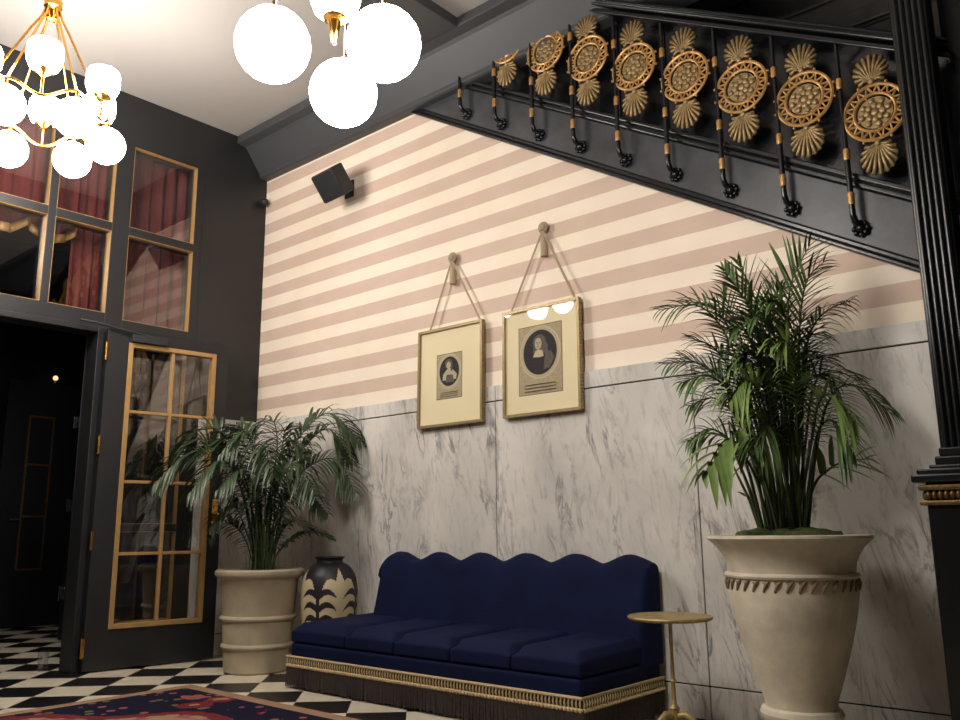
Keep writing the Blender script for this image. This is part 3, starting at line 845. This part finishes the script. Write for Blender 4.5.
tag(b.build('vase', ['vase_black', 'vase_cream'], None, smooth=60), 'black and cream vase with palm leaf pattern behind the left end of the sofa', 'vase')

# ------------------------------------------------------------------ rug
b = MB(); b.box(-4.92, -2.42, -.07, 2.93, .001, .012); tag(b.build('rug', 'rug', None, bevel=.003), 'navy and red oriental rug with tan border on the checkered floor', 'rug')

# ------------------------------------------------------------------ palms
YAW = -.71734
RIGHT = Vector((cos(YAW), -sin(YAW), 0)); FWD = Vector((sin(YAW), cos(YAW), 0)); UP = Vector((0, 0, 1))
def smooth_path(P, n=10): return [Vector(p) for p in catmull([tuple(p) for p in P], n)]
def frond(P, leafl, nl, start, width, droop, parent, mat, rad=.006, ymax=YW - .035, spread=(1.25, .6), face=.3):
    pts = smooth_path(P, 8); b = MB()
    m = len(pts) - 1
    b.tube(pts, [rad * (1 - .75 * i / m) for i in range(m + 1)], 6, mi=1)
    fw = face * R.uniform(.5, 1.5)
    L = [0]
    for i in range(m): L.append(L[-1] + (pts[i + 1] - pts[i]).length)
    tot = L[-1]
    def at(s):
        s = max(0, min(tot - 1e-4, s)); i = 0
        while L[i + 1] < s: i += 1
        f = (s - L[i]) / (L[i + 1] - L[i] + 1e-9); return pts[i].lerp(pts[i + 1], f), (pts[i + 1] - pts[i]).normalized()
    for k in range(nl):
        q = k / (nl - 1); s = tot * (start + (1 - start) * q)
        for side in (-1, 1):
            p, T = at(s + R.uniform(-.003, .003))
            Sx = T.cross(UP * .45 - FWD * fw).normalized(); N = Sx.cross(T).normalized()
            a = spread[0] + (spread[1] - spread[0]) * q + R.uniform(-.12, .12)
            D = (T * cos(a) + Sx * side * sin(a) + N * R.uniform(.05, .3)).normalized()
            ll = leafl * (.55 + .9 * math.sin(PI * min(1, .18 + .72 * q))) * .75 * R.uniform(.85, 1.12)
            if q > .85: ll *= 1 - 3 * (q - .85)
            wv = D.cross(UP)
            if wv.length < .1: wv = Sx.copy()
            wv.normalize(); nn = wv.cross(D).normalized()
            vs = []; ns = 5; dr = droop * R.uniform(.7, 1.3)
            for j in range(ns + 1):
                t = j / ns; c = p + D * (ll * t * (1 - .25 * dr * t)) - UP * (dr * ll * t * t * .75)
                ww = width * (.35 + .65 * math.sin(PI * min(1, .22 + t * .5)) ) * (1 - t ** 3.0) + .0006
                for o, up_ in ((-1, .35), (0, 0), (1, .35)):
                    v = c + wv * (o * ww) + nn * (ww * up_ * abs(o))
                    if v.y > ymax: v.y = ymax - .004 * R.random()
                    if v.x < XW + .03: v.x = XW + .03
                    vs.append(v)
            fs = []
            for j in range(ns):
                for o in range(2): fs.append((j*3+o, j*3+o+1, (j+1)*3+o+1, (j+1)*3+o))
            b.add(vs, fs, 0)
    return b.build('frond', [mat, 'cane'], parent, smooth=75)

# left palm in the sandstone tub
px_, py_ = -5.115, 3.528
pl = thing('potted_palm', (px_, py_, 0), 'drooping dark palm in a sand coloured ringed pot by the door', 'potted plant')
b = MB(); b.lathe([(.205, 0), (.217, .012), (.224, .155), (.238, .160), (.243, .172), (.238, .184), (.227, .19), (.238, .335), (.252, .340), (.257, .352), (.252, .364), (.241, .37), (.262, .60), (.272, .612), (.292, .622), (.303, .640), (.300, .660), (.285, .672), (.265, .672), (.255, .655), (.25, .60)], (px_, py_, 0), 64)
b.build('pot', 'stone', pl, smooth=40)
b = MB(); b.lathe([(.25, .60), (.18, .622), (.08, .635), (0, .638)], (px_, py_, 0), 32); b.build('soil', 'soil', pl, smooth=60)
def LP(px, py, bb): return Vector((px_, py_, 0)) + RIGHT * ((px - 263) / 144) + FWD * bb + UP * (.63 + (563 - py) / 142)
lf = [  # image-like sketch of each frond: (sideways, height) pairs, depth at base and tip
 ([(262,560),(274,480),(298,428),(328,404),(359,432)], .0, -.02, 26, .20, .9),
 ([(264,560),(282,490),(310,458),(338,452),(358,484)], .0, -.10, 24, .17, .8),
 ([(258,560),(247,480),(226,432),(200,416),(172,440)], .0, .02, 26, .20, .9),
 ([(258,560),(252,490),(228,452),(196,444),(166,474)], -.05, -.22, 26, .19, .9),
 ([(260,560),(262,490),(266,452),(272,440),(286,470)], -.05, -.40, 22, .18, 1.0),
 ([(259,560),(250,500),(238,462),(224,456),(206,486)], -.05, -.36, 22, .18, 1.0),
 ([(262,560),(268,480),(272,434),(264,408),(244,420)], .04, .16, 22, .18, .9),
 ([(263,560),(272,500),(290,464),(306,458),(324,488)], -.05, -.30, 22, .18, .9),
 ([(266,562),(282,540),(300,526),(318,522),(336,530)], -.02, -.02, 16, .06, .4),
 ([(260,560),(254,470),(244,430),(228,414),(206,428)], .02, .14, 24, .19, .9),
 ([(262,560),(268,500),(282,448),(294,432),(312,446)], -.02, -.14, 22, .18, .9),
 ([(258,560),(250,520),(242,500),(232,498),(222,516)], -.06, -.22, 16, .12, .8),
 ([(262,560),(262,510),(258,476),(250,464),(236,482)], -.08, -.42, 20, .17, 1.1),
 ([(260,560),(258,500),(248,446),(230,428),(200,440)], -.02, -.05, 24, .19, .95),
 ([(264,562),(276,540),(284,520),(296,512),(312,520)], .0, .0, 14, .10, .6),
]
lf += [
 ([(262,560),(276,480),(304,436),(328,420),(350,452)], .02, .02, 24, .18, .8),
 ([(257,560),(246,490),(222,446),(196,430),(178,452)], -.02, -.10, 24, .18, .8),
 ([(260,560),(260,480),(256,440),(246,424),(228,446)], -.04, -.22, 22, .18, .9),
 ([(263,560),(270,490),(278,440),(282,418),(300,416)], .04, .08, 22, .17, .8),
 ([(264,562),(274,520),(290,490),(308,482),(330,504)], -.02, -.10, 18, .14, .8),
 ([(258,562),(248,530),(236,516),(224,514),(214,528)], -.02, -.04, 14, .09, .7),
]
for P, b0, b1, nl, ll, dr in lf:
    n = len(P); pts = [LP(x, y, b0 + (b1 - b0) * (i / (n - 1)) ** 1.3) for i, (x, y) in enumerate(P)]
    pts[0] += RIGHT * R.uniform(-.04, .06) + FWD * R.uniform(-.05, .05)
    frond(pts, ll * 1.35, int(nl * 1.4), .34, .0118, dr * .62, pl, 'leaf_dark', .007)
for k in range(26):
    a = R.uniform(0, 2 * PI); r0 = R.uniform(.01, .085); p0 = Vector((px_ + .03 + r0 * cos(a), py_ + r0 * sin(a), .62))
    lean = Vector((cos(a), sin(a), 0)) * R.uniform(.0, .10); h = R.uniform(.35, .62)
    b = MB(); b.tube([p0, p0 + lean * .4 + UP * h * .5, p0 + lean + UP * h], [.008, .006, .003], 6, mi=1)
    for j in range(5):
        t = R.uniform(.35, 1); c = p0 + lean * t + UP * h * t; aa = R.uniform(0, 2 * PI)
        d = Vector((cos(aa), sin(aa), .5)).normalized(); L_ = R.uniform(.08, .16); wv = d.cross(UP).normalized() * .008
        q = [c + d * (L_ * s_) - UP * (L_ * .5 * s_ * s_) for s_ in (0, .35, .7, 1)]
        b.add([q[0] - wv * .3, q[0] + wv * .3, q[1] - wv, q[1] + wv, q[2] - wv * .8, q[2] + wv * .8, q[3]], [(0, 1, 3, 2), (2, 3, 5, 4), (4, 5, 6)], 0)
    b.build('stem', ['leaf_dark', 'cane'], pl, smooth=75)

# right palm in the white urn
ux, uy = -1.405, 3.555
pr = thing('potted_palm', (ux, uy, 0), 'tall upright palm with many canes in a large flared white stone urn', 'potted plant')
b = MB(); b.lathe([(.185, 0), (.185, .06), (.17, .085), (.15, .13), (.142, .165), (.155, .172), (.160, .190), (.153, .208), (.138, .215), (.140, .24), (.172, .33), (.212, .46), (.243, .58), (.256, .66), (.254, .715), (.262, .718), (.266, .727), (.262, .736), (.250, .738), (.255, .775), (.270, .81), (.292, .842), (.320, .866), (.327, .874), (.326, .884), (.317, .887), (.30, .872), (.285, .845), (.25, .80)], (ux, uy, 0), 72)
urn = b.build('urn', 'pot_white', pr, smooth=35)
b = MB()
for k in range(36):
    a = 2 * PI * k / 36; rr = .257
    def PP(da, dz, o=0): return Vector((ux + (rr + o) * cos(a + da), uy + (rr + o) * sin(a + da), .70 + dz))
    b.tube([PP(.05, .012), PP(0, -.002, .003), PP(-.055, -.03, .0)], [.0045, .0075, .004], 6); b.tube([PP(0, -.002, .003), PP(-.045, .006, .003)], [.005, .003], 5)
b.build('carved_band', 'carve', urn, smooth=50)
b = MB(); vs = []; fs = []
for i in range(9):
    r_ = .240 * i / 8
    for k in range(40):
        a = 2 * PI * k / 40; vs.append((ux + r_ * cos(a), uy + r_ * sin(a), .885 + .030 * (1 - (i / 8) ** 2) + R.uniform(-.008, .012) * (1 if i < 8 else 0) - (.06 if i == 8 else 0)))
for i in range(8):
    for k in range(40): fs.append((i*40+k, i*40+(k+1)%40, (i+1)*40+(k+1)%40, (i+1)*40+k))
b.add(vs, fs); b.build('moss', 'moss', pr, smooth=70)
def RP(px, py, bb): return Vector((ux, uy, 0)) + RIGHT * ((px - 791) / 238) + FWD * bb + UP * (.885 + (531 - py) / 240)
rf = [
 ([(796,531),(804,410),(808,320),(816,268),(838,228)], .0, .0, 20, .20, .15, 0),
 ([(786,531),(788,400),(784,320),(776,275),(764,242)], .0, .04, 20, .17, .25, 0),
 ([(780,531),(765,420),(745,340),(715,298),(672,302)], -.03, -.08, 20, .15, .45, 0),
 ([(801,531),(815,420),(826,340),(846,303),(880,286)], .0, .02, 20, .13, .75, 0),
 ([(775,531),(757,430),(736,378),(706,356),(674,358)], -.03, -.06, 18, .14, .5, 0),
 ([(806,531),(825,450),(842,396),(866,380),(900,410)], .0, -.05, 18, .14, .7, 0),
 ([(772,531),(757,470),(737,440),(714,426),(692,438)], -.05, -.12, 14, .13, .6, 0),
 ([(772,531),(762,470),(742,446),(722,440),(700,470)], -.08, -.22, 7, .17, .6, 1),
 ([(811,531),(820,484),(834,468),(852,458),(874,456)], .0, -.02, 5, .15, .3, 1),
 ([(790,531),(780,430),(765,350),(756,304),(746,272)], .0, .06, 20, .17, .35, 0),
 ([(795,531),(800,430),(799,372),(788,344),(768,350)], -.06, -.26, 18, .15, .6, 1),
 ([(785,531),(775,440),(762,392),(744,382),(724,402)], -.06, -.26, 16, .16, .7, 1),
 ([(800,531),(815,440),(822,402),(832,396),(846,426)], -.05, -.22, 16, .15, .7, 1),
 ([(791,531),(796,440),(799,380),(808,350),(826,348)], .0, -.05, 18, .15, .5, 0),
 ([(780,531),(770,430),(751,372),(731,338),(706,326)], .0, .02, 20, .15, .45, 0),
 ([(795,531),(799,420),(786,332),(762,300),(728,288)], .02, .08, 20, .16, .35, 0),
 ([(800,531),(810,430),(816,382),(832,352),(858,346)], .02, .06, 18, .14, .5, 0),
 ([(785,531),(780,470),(770,432),(760,424),(746,444)], -.08, -.24, 12, .15, .7, 1),
 ([(806,531),(815,460),(824,426),(836,420),(848,452)], -.05, -.14, 14, .14, .7, 1),
 ([(788,531),(790,420),(792,340),(800,300),(812,262)], .04, .10, 20, .17, .2, 0),
 ([(782,531),(776,420),(768,360),(752,330),(732,330)], -.05, -.20, 18, .15, .6, 0),
 ([(798,531),(806,430),(812,370),(822,330),(846,322)], -.02, .02, 18, .14, .5, 0),
 ([(776,531),(760,450),(745,410),(724,392),(700,400)], -.02, -.02, 16, .14, .5, 0),
 ([(790,531),(786,410),(776,330),(762,296),(738,262)], -.04, -.10, 20, .17, .3, 0),
 ([(793,531),(797,400),(798,330),(790,300),(770,300)], -.05, -.18, 18, .16, .5, 0),
 ([(797,531),(806,420),(814,350),(826,312),(842,300)], .03, .08, 18, .15, .4, 0),
]
rf += [
 ([(784,531),(774,410),(757,330),(738,290),(712,282)], .03, .10, 20, .17, .4, 0),
 ([(800,531),(812,400),(818,320),(828,270),(846,250)], .0, -.06, 18, .17, .3, 0),
 ([(777,531),(760,440),(740,392),(716,372),(688,380)], -.04, -.12, 18, .15, .5, 0),
 ([(804,531),(818,440),(832,380),(852,362),(880,372)], .02, .04, 18, .15, .6, 0),
 ([(792,531),(794,420),(788,345),(778,310),(756,318)], -.05, -.14, 18, .16, .5, 0),
 ([(788,531),(782,430),(772,372),(756,350),(736,362)], -.06, -.16, 18, .16, .6, 0),
 ([(798,531),(806,440),(812,392),(822,372),(840,382)], -.04, -.12, 18, .15, .6, 0),
 ([(790,531),(789,400),(796,310),(806,275),(820,262)], .05, .14, 20, .17, .3, 0),
 ([(781,531),(768,430),(748,380),(726,356),(700,342)], .04, .10, 18, .15, .5, 0),
]
for P, b0, b1, nl, ll, dr, kind in rf:
    n = len(P); pts = [RP(x, y, b0 + (b1 - b0) * (i / (n - 1)) ** 1.3) for i, (x, y) in enumerate(P)]
    pts[0] += RIGHT * R.uniform(-.03, .03) + FWD * R.uniform(-.04, .04)
    frond(pts, ll * 1.22, int(nl * 1.25) if nl > 10 else nl, .47 if kind == 0 else .58, .0078 if nl > 10 else .019, dr, pr, 'leaf_light' if kind == 1 and R.random() < .6 else 'leaf', .0075, spread=(1.0, .42), face=.9)
for k in range(16):
    x0 = R.uniform(-.10, .09); y0 = R.uniform(-.07, .07); p0 = Vector((ux, uy, .875)) + RIGHT * x0 + FWD * y0
    h = R.uniform(.3, .75); lean = RIGHT * (x0 * 1.1) + FWD * (y0 * .8)
    b = MB(); b.tube([p0, p0 + lean * .4 + UP * h * .5, p0 + lean + UP * h], [.0085, .007, .004], 6, mi=1)
    for j in range(2):
        t = R.uniform(.5, 1); c = p0 + lean * t + UP * h * t; aa = R.uniform(0, 2 * PI)
        d = Vector((cos(aa), sin(aa), .7)).normalized(); L_ = R.uniform(.07, .14); wv = d.cross(UP).normalized() * .011
        q = [c + d * (L_ * s_) - UP * (L_ * .4 * s_ * s_) for s_ in (0, .35, .7, 1)]
        b.add([q[0] - wv * .3, q[0] + wv * .3, q[1] - wv, q[1] + wv, q[2] - wv * .8, q[2] + wv * .8, q[3]], [(0, 1, 3, 2), (2, 3, 5, 4), (4, 5, 6)], 0)
    b.build('cane', ['leaf', 'cane'], pr, smooth=75)

# ------------------------------------------------------------------ chandeliers
def cup_profile(r, h): return [(r * .35, 0), (r * .8, h * .06), (r * .97, h * .3), (r, h * .55), (r * .97, h * .85), (r * .86, h * .985), (r * .5, h), (0, h)]
GR = .122
GL, CU = .110, .093
def chandelier(cx, cy, zr, rr, phase):
    ch = thing('chandelier', (cx, cy, ZC), 'brass chandelier with wavy ring, opal globes below and cup lights above', 'chandelier')
    zh = zr + .67
    b = MB(); b.lathe([(0, ZC - .045), (.05, ZC - .042), (.075, ZC - .02), (.078, ZC - .001)], (cx, cy, 0), 28); b.build('ceiling_canopy', 'brass', ch, smooth=40)
    b = MB(); b.tube([(cx, cy, zh - .06), (cx, cy, ZC - .03)], .012, 10)
    b.lathe([(0, -.075), (.03, -.06), (.045, -.02), (.03, .0), (.05, .02), (.052, .06), (.03, .075), (.02, .12)], (cx, cy, zh), 20); b.build('hub', 'brass', ch, smooth=40)
    b = MB(); n = 96
    b.tube([(cx + rr * cos(2*PI*k/n), cy + rr * sin(2*PI*k/n), zr + .042 * cos(6 * (2*PI*k/n - phase))) for k in range(n)], .0085, 8, closed=True); b.build('ring', 'brass', ch, smooth=60)
    for k in range(6):
        a = phase + k * PI / 3; c, s_ = cos(a), sin(a)
        b = MB(); b.tube([(cx + .035 * c, cy + .035 * s_, zh + .10), (cx + .04 * c, cy + .04 * s_, zh), (cx + .055 * c, cy + .055 * s_, zh - .05), (cx + .10 * c, cy + .10 * s_, zh - .13), (cx + rr * c, cy + rr * s_, zr + .03)], .007, 8); b.build('arm', 'brass', ch, smooth=60)
        x, y = cx + rr * c, cy + rr * s_
        b = MB(); b.tube([(x, y, zr + .042), (x, y, zr - .0)], [.008, .012], 10); b.lathe([(.024, 0), (.026, .012), (.012, .02)], (x, y, zr - .012), 16); nk = b.build('globe_fitter', 'brass', ch, smooth=50)
        b = MB(); b.ball((x, y, zr - .012 - GL + .006), GL, 24, 14); b.build('globe', 'globe', ch, smooth=80)
        a += PI / 6; c, s_ = cos(a), sin(a); x, y = cx + rr * c, cy + rr * s_
        b = MB(); b.tube([(x, y, zr - .042), (x, y, zr + .09)], .007, 8); b.lathe([(.01, .065), (.035, .09), (.052, .10), (.052, .107), (.02, .110)], (x, y, zr), 20); b.build('cup_stem', 'brass', ch, smooth=50)
        b = MB(); b.lathe(cup_profile(CU, .155), (x, y, zr + .110), 28); b.build('cup_shade', 'cup', ch, smooth=60)
    return ch
c1 = chandelier(-4.84, 1.73, 3.154 + .128, .345, .138)
c1['label'] = 'brass wavy-ring chandelier with many opal globes and cups, left of the picture'

cx, cy, cz = -2.07, 1.635, 2.47
c2 = thing('chandelier', (cx, cy, ZC), 'chandelier of large hanging white globes at top centre with brass finial', 'chandelier')
b = MB(); b.lathe([(0, ZC - .045), (.05, ZC - .042), (.075, ZC - .02), (.078, ZC - .001)], (cx, cy, 0), 28); b.build('ceiling_canopy', 'brass', c2, smooth=40)
b = MB(); b.tube([(cx, cy, 2.98), (cx, cy, ZC - .03)], .014, 10); b.lathe([(.0, -.03), (.04, -.01), (.05, .03), (.03, .07), (.016, .1)], (cx, cy, 2.92), 20); b.build('hub', 'brass', c2, smooth=40)
b = MB(); b.lathe([(0, .062), (.010, .07), (.017, .12), (.022, .15), (.038, .156), (.040, .166), (.02, .172), (.012, .185)], (cx, cy, cz), 20); b.tube([(cx, cy, cz + .17), (cx, cy, 2.91)], .01, 8); b.build('finial', 'brass', c2, smooth=50)
b = MB(); b.lathe(cup_profile(.088, .17), (cx, cy, cz + .178), 28); b.build('cup_shade', 'cup', c2, smooth=60)
for k in range(3):
    a = math.radians(-108.8) + k * 2 * PI / 3; x, y = cx + .208 * cos(a), cy + .208 * sin(a)
    b = MB(); b.tube([(cx, cy, 2.95), (cx + .10 * cos(a), cy + .10 * sin(a), 3.0), (cx + .19 * cos(a), cy + .19 * sin(a), 2.97), (x, y, 2.92), (x, y, cz + GR + .01)], .007, 8); b.build('arm', 'brass', c2, smooth=60)
    b = MB(); b.lathe([(.024, 0), (.026, .012), (.01, .022)], (x, y, cz + GR - .006), 16); b.build('globe_fitter', 'brass', c2, smooth=50)
    b = MB(); b.ball((x, y, cz), GR, 24, 14); b.build('globe', 'globe', c2, smooth=80)
    a += PI / 3; x, y = cx + .27 * cos(a), cy + .27 * sin(a)  # upper arms and glowing cups out of view, added to brighten the room
    b = MB(); b.tube([(cx, cy, 2.97), (cx + .15 * cos(a), cy + .15 * sin(a), 2.96), (x, y, 3.0), (x, y, 3.06)], .007, 8); b.build('arm', 'brass', c2, smooth=60)
    b = MB(); b.lathe(cup_profile(.10, .165), (x, y, 3.07), 28); b.build('cup_shade', 'cup', c2, smooth=60)

# ------------------------------------------------------------------ camera
cam = bpy.data.cameras.new('camera'); co = bpy.data.objects.new('camera', cam); COL.objects.link(co)
yaw, pit, roll, F = -.717339352, .199436722, .00887086965, 844.675251
f = Vector((sin(yaw) * cos(pit), cos(yaw) * cos(pit), sin(pit))); r = Vector((cos(yaw), -sin(yaw), 0)); dn = f.cross(r)
rc = r * cos(roll) + dn * sin(roll); dc = dn * cos(roll) - r * sin(roll)
m = Matrix((( rc.x, -dc.x, -f.x, 0), (rc.y, -dc.y, -f.y, 0), (rc.z, -dc.z, -f.z, CAM_Z), (0, 0, 0, 1)))
co.matrix_world = m
cam.sensor_width = 36; cam.lens = F / 960 * 36; cam.clip_start = .02
S.camera = co
# world: night, almost nothing
wd = bpy.data.worlds.new('world'); S.world = wd; wd.use_nodes = True
wd.node_tree.nodes['Background'].inputs[0].default_value = (.02, .02, .025, 1); wd.node_tree.nodes['Background'].inputs[1].default_value = .2
vs_ = S.view_settings; vs_.view_transform = 'Standard'; vs_.look = 'None'; vs_.gamma = 1; vs_.exposure = 1.58; vs_.use_curve_mapping = False
S.cycles.max_bounces = 8; S.cycles.diffuse_bounces = 5; S.cycles.transparent_max_bounces = 16
